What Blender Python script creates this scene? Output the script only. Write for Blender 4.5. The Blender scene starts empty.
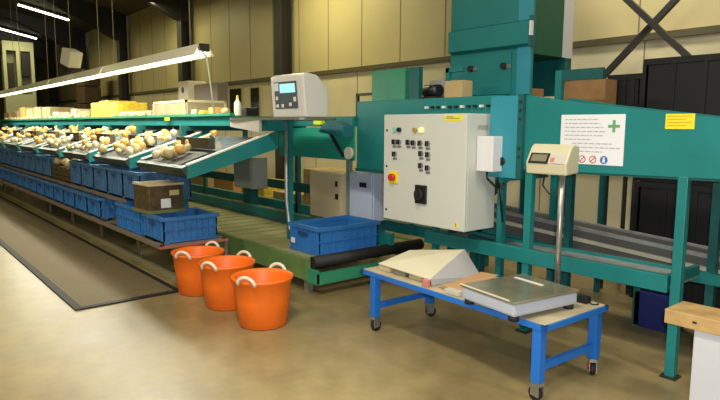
import bpy, bmesh, math, random
from mathutils import Vector, Matrix, Euler
random.seed(7)
COL = bpy.context.scene.collection
PI = math.pi

# ------------------------------------------------------------------ materials
MATS = {}
def mat(name, col, rough=.5, metal=0., noise=.0, nscale=6., bump=0., emit=None, estr=0., trans=0., spots=None, coat=0.):
    if name in MATS: return MATS[name]
    m = bpy.data.materials.new(name); m.use_nodes = True
    nt = m.node_tree; b = nt.nodes['Principled BSDF']
    b.inputs['Base Color'].default_value = (*col, 1)
    b.inputs['Roughness'].default_value = rough
    b.inputs['Metallic'].default_value = metal
    b.inputs['Transmission Weight'].default_value = trans
    b.inputs['Coat Weight'].default_value = coat
    if noise or bump:
        tc = nt.nodes.new('ShaderNodeTexCoord')
        nz = nt.nodes.new('ShaderNodeTexNoise'); nz.inputs['Scale'].default_value = nscale
        nz.inputs['Detail'].default_value = 5
        nt.links.new(tc.outputs['Object'], nz.inputs['Vector'])
        if noise:
            r = nt.nodes.new('ShaderNodeValToRGB')
            r.color_ramp.elements[0].position = .3; r.color_ramp.elements[1].position = .7
            r.color_ramp.elements[0].color = (*[c*(1-noise) for c in col], 1)
            r.color_ramp.elements[1].color = (*[min(1, c*(1+noise*.6)) for c in col], 1)
            nt.links.new(nz.outputs['Fac'], r.inputs['Fac'])
            nt.links.new(r.outputs['Color'], b.inputs['Base Color'])
        if bump:
            bp = nt.nodes.new('ShaderNodeBump'); bp.inputs['Strength'].default_value = bump
            bp.inputs['Distance'].default_value = .02
            nt.links.new(nz.outputs['Fac'], bp.inputs['Height'])
            nt.links.new(bp.outputs['Normal'], b.inputs['Normal'])
    if emit:
        b.inputs['Emission Color'].default_value = (*emit, 1)
        b.inputs['Emission Strength'].default_value = estr
    MATS[name] = m
    return m

teal   = mat('teal_paint', (.012,.19,.185), .38, noise=.12, nscale=3)
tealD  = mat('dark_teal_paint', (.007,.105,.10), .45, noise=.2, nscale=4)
tealB  = mat('blue_teal_paint', (.03,.26,.34), .4)
greenP = mat('green_paint', (.035,.25,.14), .42, noise=.15, nscale=4)
oliveG = mat('olive_green_paint', (.13,.22,.065), .5, noise=.2, nscale=5)
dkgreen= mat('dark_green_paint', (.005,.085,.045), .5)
cabw   = mat('light_grey_enamel', (.57,.585,.53), .42)
whitep = mat('white_plastic', (.72,.70,.72), .4)
greyw  = mat('grey_white_plastic', (.55,.55,.55), .4)
beigec = mat('beige_enamel', (.70,.56,.36), .5)
bluew  = mat('pale_blue_enamel', (.50,.56,.72), .45)
blackp = mat('black_plastic', (.012,.012,.013), .4)
blackr = mat('black_rubber', (.012,.011,.010), .65)
steel  = mat('brushed_steel', (.38,.37,.34), .38, .75, noise=.15, nscale=20)
galv   = mat('galvanised_steel', (.45,.46,.47), .45, .6, noise=.2, nscale=12)
dirtyst= mat('dull_steel', (.30,.30,.24), .35, .5, noise=.35, nscale=6)
shiny  = mat('wet_metal_tray', (.42,.48,.52), .22, .7, noise=.25, nscale=9)
blueC  = mat('blue_crate_plastic', (.03,.175,.48), .42, noise=.12, nscale=10)
blueD  = mat('worn_blue_crate_plastic', (.06,.16,.31), .5, noise=.3, nscale=14)
blueT  = mat('blue_table_paint', (.012,.15,.55), .4)
orange = mat('orange_tub_plastic', (.88,.165,.01), .45, noise=.08, nscale=8)
handle = mat('cream_rope_handle', (.72,.66,.52), .6)
card   = mat('brown_cardboard', (.36,.19,.07), .8, noise=.15, nscale=8)
cardL  = mat('light_cardboard', (.50,.35,.16), .8, noise=.1, nscale=8)
wood   = mat('pale_wood', (.52,.33,.13), .65, noise=.25, nscale=9)
cream  = mat('cream_sheet', (.66,.60,.44), .5)
yellow = mat('yellow_label', (.85,.66,.02), .5)
yelbox = mat('yellow_box', (.90,.60,.05), .5, noise=.35, nscale=14)
redp   = mat('red_plastic', (.55,.03,.02), .4)
ink    = mat('printed_ink', (.16,.16,.18), .7)
darkm  = mat('dark_steel', (.025,.024,.02), .5)
bulbM  = mat('pale_bulb_skin', (.52,.41,.20), .55, noise=.3, nscale=25)
bulbO  = mat('orange_bulb_skin', (.62,.34,.07), .55, noise=.3, nscale=25)
bulbW  = mat('white_bulb_skin', (.66,.58,.38), .5, noise=.2, nscale=25)
brownw = mat('brown_stained_crate', (.085,.055,.02), .6, noise=.5, nscale=20)
pinkb  = mat('pinkish_carton', (.62,.42,.26), .7, noise=.3, nscale=12)
paper  = mat('white_paper', (.74,.74,.76), .6)
tubeM  = mat('lit_fluorescent_tube', (1,1,1), .5, emit=(1,.97,.80), estr=6)
lcdM   = mat('lit_blue_display', (.2,.5,.6), .3, emit=(.32,.62,.72), estr=.75)
lcdG   = mat('grey_lcd_glass', (.13,.13,.09), .2)
lampG  = mat('green_lens', (.25,.55,.42), .3)
lampY  = mat('lit_amber_lens', (.9,.6,.2), .3, emit=(1,.72,.35), estr=.6)
beacon = mat('yellow_green_lens', (.75,.85,.02), .4)
blueP  = mat('blue_print', (.05,.14,.42), .6)
redpr  = mat('red_print', (.60,.16,.12), .6)
greenpr= mat('green_print', (.12,.33,.14), .6)

def floor_mat():
    m = bpy.data.materials.new('worn_concrete'); m.use_nodes = True
    nt = m.node_tree; b = nt.nodes['Principled BSDF']; L = nt.links.new
    tc = nt.nodes.new('ShaderNodeTexCoord')
    n1 = nt.nodes.new('ShaderNodeTexNoise'); n1.inputs['Scale'].default_value = .9; n1.inputs['Detail'].default_value = 8; n1.inputs['Roughness'].default_value=.65
    n2 = nt.nodes.new('ShaderNodeTexNoise'); n2.inputs['Scale'].default_value = 7; n2.inputs['Detail'].default_value = 6
    L(tc.outputs['Object'], n1.inputs['Vector']); L(tc.outputs['Object'], n2.inputs['Vector'])
    r1 = nt.nodes.new('ShaderNodeValToRGB')
    r1.color_ramp.elements[0].position = .33; r1.color_ramp.elements[0].color = (.185,.138,.058,1)
    r1.color_ramp.elements[1].position = .66; r1.color_ramp.elements[1].color = (.37,.285,.135,1)
    L(n1.outputs['Fac'], r1.inputs['Fac'])
    mx = nt.nodes.new('ShaderNodeMixRGB'); mx.blend_type = 'MULTIPLY'; mx.inputs['Fac'].default_value = .35
    L(r1.outputs['Color'], mx.inputs['Color1'])
    r2 = nt.nodes.new('ShaderNodeValToRGB'); r2.color_ramp.elements[0].color=(.55,.55,.55,1); r2.color_ramp.elements[1].color=(1.15,1.15,1.15,1)
    r2.color_ramp.elements[0].position=.3; r2.color_ramp.elements[1].position=.7
    L(n2.outputs['Fac'], r2.inputs['Fac']); L(r2.outputs['Color'], mx.inputs['Color2'])
    L(mx.outputs['Color'], b.inputs['Base Color'])
    rr = nt.nodes.new('ShaderNodeMapRange'); rr.inputs['To Min'].default_value=.2; rr.inputs['To Max'].default_value=.5
    L(n1.outputs['Fac'], rr.inputs['Value']); L(rr.outputs['Result'], b.inputs['Roughness'])
    return m
def stripe_mat(name, c1, c2, axis, scale, rough=.6, bump=.3):
    m = bpy.data.materials.new(name); m.use_nodes = True
    nt = m.node_tree; b = nt.nodes['Principled BSDF']; L = nt.links.new
    tc = nt.nodes.new('ShaderNodeTexCoord'); w = nt.nodes.new('ShaderNodeTexWave')
    w.bands_direction = axis; w.inputs['Scale'].default_value = scale; w.inputs['Distortion'].default_value=.4
    L(tc.outputs['Object'], w.inputs['Vector'])
    r = nt.nodes.new('ShaderNodeValToRGB'); r.color_ramp.elements[0].color=(*c1,1); r.color_ramp.elements[1].color=(*c2,1)
    L(w.outputs['Fac'], r.inputs['Fac'])
    n = nt.nodes.new('ShaderNodeTexNoise'); n.inputs['Scale'].default_value=3; n.inputs['Detail'].default_value=5
    L(tc.outputs['Object'], n.inputs['Vector'])
    mx = nt.nodes.new('ShaderNodeMixRGB'); mx.blend_type='MULTIPLY'; mx.inputs['Fac'].default_value=.5
    L(r.outputs['Color'], mx.inputs['Color1']); L(n.outputs['Color'], mx.inputs['Color2'])
    mx2 = nt.nodes.new('ShaderNodeMixRGB'); mx2.blend_type='MIX'; mx2.inputs['Fac'].default_value=.55
    L(r.outputs['Color'], mx2.inputs['Color1']); L(mx.outputs['Color'], mx2.inputs['Color2'])
    L(mx2.outputs['Color'], b.inputs['Base Color']); b.inputs['Roughness'].default_value = rough
    bp = nt.nodes.new('ShaderNodeBump'); bp.inputs['Strength'].default_value=bump; bp.inputs['Distance'].default_value=.01
    L(w.outputs['Fac'], bp.inputs['Height']); L(bp.outputs['Normal'], b.inputs['Normal'])
    return m
concrete = floor_mat()
wallpanel = mat('beige_cladding', (.52,.435,.225), .5, noise=.05, nscale=1.5)
wallseam = mat('cladding_seam', (.20,.16,.07), .7)
wallbase = mat('pale_wall_base', (.64,.56,.36), .55, noise=.06, nscale=2)
ceilM  = mat('dark_roof_sheet', (.085,.078,.045), .8)
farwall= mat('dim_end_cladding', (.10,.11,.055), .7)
matM   = stripe_mat('ribbed_mat', (.165,.122,.058), (.185,.138,.066), 'Y', 9, .75, .12)
beltM  = stripe_mat('ribbed_belt', (.34,.32,.13), (.46,.43,.20), 'X', 6, .5)
greybelt = mat('worn_grey_belt', (.07,.065,.06), .5, noise=.2, nscale=5)

# ------------------------------------------------------------------ mesh builder
class MB:
    def __init__(s): s.v=[]; s.f=[]; s.smooth=[]
    def add(s, vs, fs, sm=False):
        n=len(s.v); s.v += [tuple(v) for v in vs]
        for f in fs: s.f.append(tuple(n+i for i in f)); s.smooth.append(sm)
        return s
    def box(s, x0,x1,y0,y1,z0,z1, M=None, bev=0.):
        if bev:
            b=min(bev,abs(x1-x0)*.3,abs(y1-y0)*.3,abs(z1-z0)*.3)
            bm=bmesh.new(); bmesh.ops.create_cube(bm,size=1)
            for v in bm.verts:
                v.co=Vector(((x0+x1)/2+v.co.x*(x1-x0),(y0+y1)/2+v.co.y*(y1-y0),(z0+z1)/2+v.co.z*(z1-z0)))
            bmesh.ops.bevel(bm,geom=list(bm.edges),offset=b,segments=2,affect='EDGES',profile=.6)
            bm.verts.ensure_lookup_table()
            vs=[(M@v.co if M else v.co.copy()) for v in bm.verts]; fs=[[v.index for v in f.verts] for f in bm.faces]
            bm.free(); return s.add(vs,fs)
        vs=[(x0,y0,z0),(x1,y0,z0),(x1,y1,z0),(x0,y1,z0),(x0,y0,z1),(x1,y0,z1),(x1,y1,z1),(x0,y1,z1)]
        if M: vs=[M@Vector(v) for v in vs]
        return s.add(vs,[(0,3,2,1),(4,5,6,7),(0,1,5,4),(1,2,6,5),(2,3,7,6),(3,0,4,7)])
    def prism(s, prof, a0, a1, axis='X'):
        # prof: 2d polygon; axis X -> prof=(y,z); Y -> (x,z); Z -> (x,y)
        def P(p,a): return {'X':(a,p[0],p[1]),'Y':(p[0],a,p[1]),'Z':(p[0],p[1],a)}[axis]
        n=len(prof); vs=[P(p,a0) for p in prof]+[P(p,a1) for p in prof]
        fs=[tuple(range(n))[::-1], tuple(range(n,2*n))]+[(i,(i+1)%n,n+(i+1)%n,n+i) for i in range(n)]
        return s.add(vs,fs)
    def bar(s, p, q, w, h=None, up=(0,0,1)):
        h=h or w; p=Vector(p); q=Vector(q); d=(q-p).normalized(); u=Vector(up)
        if abs(d.dot(u))>.98: u=Vector((0,1,0))
        sx=d.cross(u).normalized(); uz=sx.cross(d).normalized()
        vs=[a+sx*i*w/2+uz*j*h/2 for a in (p,q) for i,j in ((-1,-1),(1,-1),(1,1),(-1,1))]
        return s.add(vs,[(0,1,2,3),(7,6,5,4),(0,4,5,1),(1,5,6,2),(2,6,7,3),(3,7,4,0)])
    def tube(s, pts, r, n=10, cap=True):
        pts=[Vector(p) for p in pts]; rings=[]; prev=None
        for i,p in enumerate(pts):
            d=((pts[min(i+1,len(pts)-1)]-pts[max(i-1,0)])).normalized()
            u=prev if prev is not None else (Vector((0,0,1)) if abs(d.z)<.9 else Vector((1,0,0)))
            a=d.cross(u).normalized(); b=a.cross(d).normalized(); prev=b
            rr=r[i] if isinstance(r,(list,tuple)) else r
            rings.append([p+(a*math.cos(t)+b*math.sin(t))*rr for t in [2*PI*k/n for k in range(n)]])
        vs=[v for R in rings for v in R]; fs=[]
        for i in range(len(pts)-1):
            for k in range(n): fs.append((i*n+k,i*n+(k+1)%n,(i+1)*n+(k+1)%n,(i+1)*n+k))
        s.add(vs,fs,True)
        if cap: s.add(rings[0],[tuple(range(n))]); s.add(rings[-1],[tuple(range(n))[::-1]])
        return s
    def lathe(s, prof, n=28, c=(0,0,0)):
        vs=[]; m=len(prof)
        for k in range(n):
            t=2*PI*k/n
            for r,z in prof: vs.append((c[0]+r*math.cos(t),c[1]+r*math.sin(t),c[2]+z))
        fs=[(k*m+i,((k+1)%n)*m+i,((k+1)%n)*m+i+1,k*m+i+1) for k in range(n) for i in range(m-1)]
        return s.add(vs,fs,True)
    def ball(s, c, r, sc=(1,1,1), n=8, M=None):
        vs=[];m=n//2+1
        for i in range(m+1):
            ph=PI*i/m
            for k in range(n):
                t=2*PI*k/n; v=Vector((math.sin(ph)*math.cos(t)*r*sc[0],math.sin(ph)*math.sin(t)*r*sc[1],math.cos(ph)*r*sc[2]))
                if M: v=M@v
                vs.append((c[0]+v.x,c[1]+v.y,c[2]+v.z))
        fs=[(i*n+k,(i+1)*n+k,(i+1)*n+(k+1)%n,i*n+(k+1)%n) for i in range(m) for k in range(n)]
        return s.add(vs,fs,True)
    def build(s, name, m, parent=None, off=None, bevel=0.):
        me=bpy.data.meshes.new(name)
        vs=s.v
        if off is not None: vs=[(v[0]-off[0],v[1]-off[1],v[2]-off[2]) for v in vs]
        me.from_pydata(vs,[],s.f); me.materials.append(m)
        for p,sm in zip(me.polygons,s.smooth): p.use_smooth=sm
        bm=bmesh.new(); bm.from_mesh(me); bmesh.ops.remove_doubles(bm,verts=bm.verts,dist=1e-5) if any(s.smooth) else None
        bmesh.ops.recalc_face_normals(bm,faces=bm.faces); bm.to_mesh(me); bm.free()
        o=bpy.data.objects.new(name,me); COL.objects.link(o)
        if parent: o.parent=parent
        if bevel:
            b=o.modifiers.new('bevel','BEVEL'); b.width=bevel; b.segments=2; b.limit_method='ANGLE'
        return o
def tag(o,label,cat,group=None,kind=None):
    o['label']=label; o['category']=cat
    if group: o['group']=group
    if kind: o['kind']=kind
    return o
def struct(name,mb,m,parent=None,off=None):
    o=mb.build(name,m,parent,off)
    if parent is None: o['kind']='structure'
    return o
class T:      # a thing whose part meshes are given in world coordinates (rz=0) or local ones
    def __init__(s,name,label,cat,loc=(0,0,0),rz=0,group=None,world=True):
        s.o=bpy.data.objects.new(name,None); COL.objects.link(s.o); s.o.location=loc; s.o.rotation_euler=(0,0,rz)
        s.o.empty_display_size=.1
        s.loc=loc if world else None; tag(s.o,label,cat,group)
    def p(s,name,mb,m,parent=None,bevel=0.,label=None):
        o=mb.build(name,m,parent or s.o,s.loc,bevel)
        if label: o['label']=label
        return o
def solo(name,mb,m,label,cat,loc=None,group=None,bevel=0.,kind=None):
    o=mb.build(name,m,None,loc,bevel)
    if loc is not None: o.location=loc
    return tag(o,label,cat,group,kind)
def copy_tree(o,parent=None):
    c=o.copy(); COL.objects.link(c)
    if parent: c.parent=parent
    for ch in [x for x in bpy.data.objects if x.parent==o]: copy_tree(ch,c)
    return c
B=lambda *a,**k: MB().box(*a,**k)

# ------------------------------------------------------------------ room
XL,XR,YF,YB = -31.,7.,-9.,6.5
EAVE=4.85; SL=.205; RIDGE=-1.25
roofz=lambda y: EAVE+SL*(YB-y) if y>RIDGE else EAVE+SL*(YB-RIDGE)-SL*(RIDGE-y)
struct('floor',B(XL,XR,YF,YB,-.1,0),concrete)
JZ=2.47
cols=[-5.35-4.75*k for k in range(-1,6)]   # -.6 -5.35 -10.1 ...
cols=[-.70,-5.25,-9.84,-14.38,-18.95,-23.3,-27.8]
w=struct('wall_back',B(XL,XR,YB,YB+.12,JZ,EAVE+.3),wallpanel)
m=MB(); x=XL
while x<XR:
    m.box(x-.008,x+.008,YB-.004,YB,JZ,EAVE); x+=.93
m.build('cladding_joint',wallseam,w)
wb=struct('wall_back_base',B(XL,XR,YB-.05,YB+.12,0,JZ-.03),wallbase)
m=MB(); x=XL+.4
while x<XR:
    m.box(x-.006,x+.006,YB-.054,YB-.05,0,JZ-.03); x+=1.2
m.build('base_joint',wallseam,wb)
struct('trim_1',B(XL,XR,YB-.10,YB+.01,JZ-.05,JZ+.02),mat('joint_ledge',(.09,.075,.035),.6))
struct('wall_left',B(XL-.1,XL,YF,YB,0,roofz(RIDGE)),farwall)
struct('wall_right',B(XR,XR+.1,YF,YB,0,roofz(RIDGE)),wallbase)
struct('wall_front',B(XL,XR,YF-.1,YF,0,roofz(YF)),wallbase)
m=MB(); m.prism([(YB+.2,roofz(YB+.2)),(RIDGE,roofz(RIDGE)),(YF-.2,roofz(YF-.2)),(YF-.2,roofz(YF-.2)+.1),(RIDGE,roofz(RIDGE)+.1),(YB+.2,roofz(YB+.2)+.1)],XL-.1,XR+.1,'X')
struct('ceiling',m,ceilM)
# windows in the lower wall
for i,(x0,x1,tp) in enumerate([(-12.35,-11.72,2.38),(-11.40,-10.95,2.36)]):
    f=struct('window_%d'%(i+1),MB().box(x0,x1,YB-.075,YB-.05,1.6,tp),mat('window_frame',(.42,.37,.2),.5))
    MB().box(x0+.06,x1-.06,YB-.085,YB-.07,1.66,tp-.06).build('pane',mat('dark_glass',(.03,.035,.02),.12),f)
# steel portal frames
for i,x in enumerate(cols):
    t=T('steel_column','dark steel portal column against the beige wall, %s'%['at the right edge beyond the black crates','hidden mostly behind the green tower','directly behind the desktop terminal','second to the left of the terminal, behind the long hanging light','third from the terminal, left of the light rod','fourth from the terminal in the dim corner','last one at the far dark end'][i],'column',(x,YB-.25,0),group='steel portal columns')
    m=MB(); m.box(x-.13,x+.13,YB-.34,YB-.32,0,EAVE); m.box(x-.13,x+.13,YB-.12,YB-.10,0,EAVE); m.box(x-.012,x+.012,YB-.32,YB-.12,0,EAVE)
    t.p('column_shaft',m,darkm)
    t.p('base_plate',B(x-.17,x+.17,YB-.38,YB-.1,0,.02),darkm)
    # rafter with haunch
    m=MB()
    y0,y1=YB-.1,RIDGE
    def R(y,dz): return (y,roofz(y)+dz)
    m.prism([R(y0,-.02),R(y1,-.02),R(y1,-.30),R(y0-2.2,-.32),R(y0-.34,-.85),R(y0,-.85)],x-.08,x+.08,'X')
    t.p('rafter',m,darkm)
# wind bracing
xa,xb=-5.1,-.40
for nm,(p,q),lab in (('wind_brace',((xa+.15,YB-.42,.35),(xb-.15,YB-.42,4.72)),'dark diagonal wall brace rising from lower left to upper right'),
                 ('wind_brace',((xa+.15,YB-.50,4.72),(xb-.15,YB-.50,.35)),'dark diagonal wall brace falling from upper left to lower right')):
    solo(nm,MB().bar(p,q,.055,.055),darkm,lab,'brace',loc=p,group='crossed wall braces')

# fluorescent ceiling lights
def ceiling_light(x,y,label):
    z0=roofz(y)-.12
    L=1.5; dy=L*math.cos(math.atan(SL))/2; dz=dy*SL
    t=T('ceiling_light',label,'ceiling light',(x,y,z0),group='fluorescent ceiling lights')
    t.p('housing',MB().bar((x,y-dy,z0+dz+.05),(x,y+dy,z0-dz+.05),.12,.05),mat('lamp_housing',(.4,.4,.36),.5))
    t.p('tube',MB().tube([(x,y-dy,z0+dz),(x,y+dy,z0-dz)],.028),tubeM)
ceiling_light(-21.6,4.75,'lit bare fluorescent tube under the roof, nearer and higher of the two')
ceiling_light(-26.9,4.85,'lit bare fluorescent tube under the roof, farther and lower of the two')

# ------------------------------------------------------------------ hanging light over the sorting line
LY,LZ=2.60,2.19
for k in range(4):
    x1=-5.50-3.0*k; x0=x1-2.96
    t=T('hanging_light','white hanging fluorescent fitting over the sorting line, %s'%['nearest one with the drop cable','second from the near end','third from the near end','farthest one'][k],'hanging light',((x0+x1)/2,LY,LZ),group='hanging lights in a line')
    m=MB(); m.prism([(LY-.11,LZ-.01),(LY-.05,LZ+.10),(LY+.05,LZ+.10),(LY+.11,LZ-.01),(LY+.095,LZ-.01),(LY+.045,LZ+.085),(LY-.045,LZ+.085),(LY-.095,LZ-.01)],x0,x1,'X')
    t.p('reflector',m,mat('reflector_white',(.75,.72,.55),.4))
    t.p('tube',MB().tube([(x0+.06,LY,LZ+.01),(x1-.06,LY,LZ+.01)],.026),tubeM)
    for xx in (x0+.3,x1-.3):
        t.p('hanger_wire',MB().tube([(xx,LY,LZ+.09),(xx,LY,roofz(LY))],.004,6),mat('hanger_wire',(.35,.34,.25),.5))
    if k==0:
        t.p('end_cap',B(x1-.02,x1+.03,LY-.05,LY+.05,LZ+.03,LZ+.10),darkm)
        t.p('power_cable',MB().tube([(x1-.03,LY,LZ+.03),(x1+.07,LY,LZ-.04),(x1+.10,LY,LZ-.16),(x1+.10,LY+.05,1.61)],.009,6),mat('cable_pale',(.62,.6,.45),.5))
# pale projector-like box hung from the light line
t=T('hanging_box','small white box with a black underside hung above the light line','box',(-10.25,LY,2.36))
M=Matrix.Translation((-10.25,LY,2.52))@Euler((0,.35,.3)).to_matrix().to_4x4()
t.p('casing',MB().box(-.12,.12,-.11,.11,-.10,.16,M,bev=.02),mat('box_pale',(.62,.58,.48),.5))
t.p('underside',MB().box(-.13,.13,-.12,.12,-.17,-.10,M),blackp)
t.p('hanger_wire',MB().tube([(-10.25,LY,2.66),(-10.25,LY,roofz(LY))],.004,6),MATS['hanger_wire'])

# ------------------------------------------------------------------ floor mat and marking strip
t=T('floor_mat','long ribbed brown floor mat with a black edge in the aisle beside the crate rack','mat',(-10,1.65,0))
t.p('mat_surface',B(-17.,-5.10,1.27,2.06,0,.011),matM)
m=MB(); m.box(-17.05,-5.04,1.21,1.27,0,.013); m.box(-17.05,-5.04,2.06,2.11,0,.013); m.box(-5.10,-5.04,1.27,2.06,0,.013)
t.p('mat_border',m,blackr)
solo('floor_rail',B(-17,-5.35,2.24,2.29,0,.03),mat('floor_rail_steel',(.30,.27,.16),.5),'thin metal rail on the floor between the mat and the crate rack','rail',loc=(-11,2.26,0))

# ------------------------------------------------------------------ buckets
def bucket(x,y,label,rz=0.):
    t=T('orange_tub',label,'bucket',(x,y,0),rz,group='orange tubs on the floor',world=False)
    h=.375
    pr=[(0,.0),(.172,.0),(.182,.01),(.205,.2),(.222,h-.03),(.232,h-.02),(.236,h),(.224,h+.004),(.212,h-.02),(.195,.2),(.17,.02),(0,.02)]
    t.p('tub_body',MB().lathe(pr,36),orange)
    for s in (1,-1):
        pts=[]
        for k in range(11):
            a=PI*k/10
            pts.append((.072*math.cos(a), s*(.226+.012*math.sin(a)), h-.025+.062*math.sin(a)))
        t.p('rope_handle',MB().tube(pts,.0135,8),handle)
bucket(-3.83,2.24,'orange rubber tub nearest the camera, farthest right of the three',.5)
bucket(-4.42,2.25,'orange rubber tub in the middle of the row of three',.42)
bucket(-4.96,2.24,'orange rubber tub farthest back, at the left of the three',.55)

# ------------------------------------------------------------------ crates
def crate_proto(m,L=.75,W=.52,H=.24,name='blue_crate'):
    o=bpy.data.objects.new(name,None); COL.objects.link(o)
    t=.012; b=MB(); dx,dy=W/2,L/2
    g=.02
    b.box(-dx+g,dx-g,-dy+g,dy-g,0,.012)
    for s in (-1,1):
        b.box(min(s*(dx-g),s*(dx-g-t)),max(s*(dx-g),s*(dx-g-t)),-dy+g,dy-g,0,H)
        b.box(-dx+g,dx-g,min(s*(dy-g),s*(dy-g-t)),max(s*(dy-g),s*(dy-g-t)),0,H)
    # vertical ribs
    for s in (-1,1):
        for k in range(9):
            yy=-dy+.05+k*(L-.1)/8
            b.box(min(s*(dx-g),s*(dx-.006)),max(s*(dx-g),s*(dx-.006)),yy-.005,yy+.005,.02,H-.03)
        for k in range(6):
            xx=-dx+.05+k*(W-.1)/5
            b.box(xx-.005,xx+.005,min(s*(dy-g),s*(dy-.006)),max(s*(dy-g),s*(dy-.006)),.02,H-.03)
        b.box(min(s*(dx-g),s*(dx-.006)),max(s*(dx-g),s*(dx-.006)),-dy+g,dy-g,.0,.02)
        b.box(min(s*(dx-g),s*(dx-.006)),max(s*(dx-g),s*(dx-.006)),-dy+g,dy-g,.115,.13)
    b.build('crate_shell',m,o)
    r=MB()
    for s in (-1,1):
        r.box(min(s*dx,s*(dx-.04)),max(s*dx,s*(dx-.04)),-dy,dy,H-.03,H)
        r.box(-dx+.04,dx-.04,min(s*dy,s*(dy-.04)),max(s*dy,s*(dy-.04)),H-.03,H)
    r.build('rim',m,o)
    for s in (-1,1):
        B(-.07,.07,min(s*(dy-.004),s*(dy+.003)),max(s*(dy-.004),s*(dy+.003)),H-.085,H-.055).build('hand_grip',mat('grip_shadow_blue',(.01,.05,.16),.6),o)
    return o
crA=crate_proto(blueC); crB=crate_proto(blueD); crC=crate_proto(mat('mid_blue_crate_plastic',(.035,.165,.42),.45,noise=.2,nscale=10),.58,.53,.24); crD=crate_proto(blueD,.60,.52,.31)
used={crA:False,crB:False,crC:False,crD:False}; bpy.data.objects.remove(crB) if 0 else None
def crate(proto,x,y,z,label,group,rz=0):
    o=proto if not used[proto] else copy_tree(proto)
    used[proto]=True
    o.location=(x,y,z); o.rotation_euler=(0,0,rz); tag(o,label,'crate',group); return o
ORD=['nearest','second','third','fourth','fifth','sixth','seventh','eighth','ninth','tenth','eleventh','twelfth','thirteenth','fourteenth','fifteenth','sixteenth','seventeenth','eighteenth','nineteenth']
c=crate(crA,-4.53,3.46,.315,'blue plastic crate with a small white sticker standing on the ribbed platform belt','blue plastic crates')
c.scale=(1,1,1.1)
l=B(-.19,-.13,-.378,-.371,.07,.115).build('sticker',paper,c); l['label']='small white sticker'
solo('blue_crate',B(-4.62,-4.38,3.3,3.62,.33,.36),mat('crate_contents',(.35,.3,.16),.7),'flat piece of cardboard lying inside the blue crate on the belt','cardboard',loc=(-4.5,3.46,.33)).name='cardboard_scrap'
# rack
RX0=-16.6
rk=T('crate_rack','low steel crate rack with two tiers along the front of the sorting line','rack',(-11,2.45,0))
LZ1,LZ2=.40,.70
m=MB()
m.box(RX0,-5.27,2.02,2.05,LZ1-.04,LZ1); m.box(RX0,-5.27,2.64,2.67,LZ1-.04,LZ1); m.box(-5.30,-5.27,2.02,2.67,LZ1-.04,LZ1)
for k in range(22): m.box(-5.5-.52*k,-5.47-.52*k,2.05,2.64,LZ1-.03,LZ1-.005)
rk.p('lower_shelf',m,mat('rack_steel',(.20,.15,.11),.5))
m=MB(); m.box(RX0,-6.5,2.10,2.13,LZ2-.035,LZ2-.002); m.box(RX0,-6.5,2.72,2.75,LZ2-.035,LZ2-.002)
for k in range(19): m.box(-6.8-.52*k,-6.77-.52*k,2.13,2.72,LZ2-.03,LZ2-.01)
rk.p('upper_shelf',m,MATS['rack_steel'])
rk.p('end_bar',B(-5.265,-5.25,2.0,2.69,LZ1-.03,LZ1-.008),mat('rusty_bar',(.42,.12,.09),.6),label='reddish end bar')
for k in range(9):
    xx=-5.32-k*1.4
    rk.p('leg',B(xx-.015,xx+.015,2.3,2.33,0,LZ1-.04),MATS['rack_steel'])
    rk.p('leg',B(xx-.015,xx+.015,2.68,2.71,0,LZ2-.035 if k else LZ1-.04),MATS['rack_steel'])
x=-5.58
for k in range(19):
    o=crate(crA if k==1 else crC if k<4 else crC,x if k!=1 else -6.28,2.345 if k!=1 else 2.31,LZ1+.002,
      'blue plastic crate on the lower rack tier, %s'%('large near end one beside the orange tubs' if k==0 else 'wide second one from the near end' if k==1 else ORD[k]+' from the near end'),'blue plastic crates on the lower rack tier',PI/2 if k==1 else 0)
    x-=.565 if k else 1.36
x=-6.40; k=0
for i in range(19):
    if i in (5,6): x-=.545; continue
    crate(crD,x,2.44,LZ2,'blue plastic crate on the upper rack tier, %s from the near end'%ORD[k],'blue plastic crates on the upper rack tier')
    x-=.545; k+=1
bpy.data.objects.remove
for o_ in [q for q in bpy.data.objects if q==crB or q.parent==crB]: bpy.data.objects.remove(o_)
# brown produce crates in the gap of the upper tier
for j,xx in enumerate((-9.125,-9.67)):
    t=T('brown_crate','brown slatted crate heaped with pale bulbs on the upper tier, %s of two'%('nearer','farther')[j],'crate',(xx,2.45,LZ2),group='brown produce crates')
    m=MB()
    for s in (-1,1):
        for q in range(3):
            m.box(xx-.24,xx+.24,2.45+s*.29-.01,2.45+s*.29+.01,LZ2+.01+q*.07,LZ2+.06+q*.07)
            m.box(xx+s*.24-.01,xx+s*.24+.01,2.15,2.75,LZ2+.01+q*.07,LZ2+.06+q*.07)
    m.box(xx-.24,xx+.24,2.16,2.74,LZ2,LZ2+.01)
    t.p('slatted_sides',m,brownw)
# brown box with a flap and a sticker, on the lower crates
t=T('brown_box','dark brown box with cream top and white sticker on the near lower crates','box',(-5.82,2.23,LZ1+.245),.06,world=False)
H=.27
m=MB(); m.box(-.19,.17,-.18,.18,0,H,bev=.01); t.p('carton',m,brownw)
m=MB(); m.box(-.195,.175,-.185,.185,H,H+.02); t.p('top_flap',m,mat('flap_cream',(.62,.5,.30),.6))
t.p('sticker',B(.17,.174,-.06,.04,.05,.14),paper)
t.p('sticker',B(.17,.174,.03,.13,.17,.22),mat('sticker_yellow',(.7,.6,.25),.6),label='pale yellow sticker')
t.p('frame_base',B(-.20,.18,-.19,.19,0,.03),mat('olive_base',(.16,.17,.06),.6))

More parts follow.
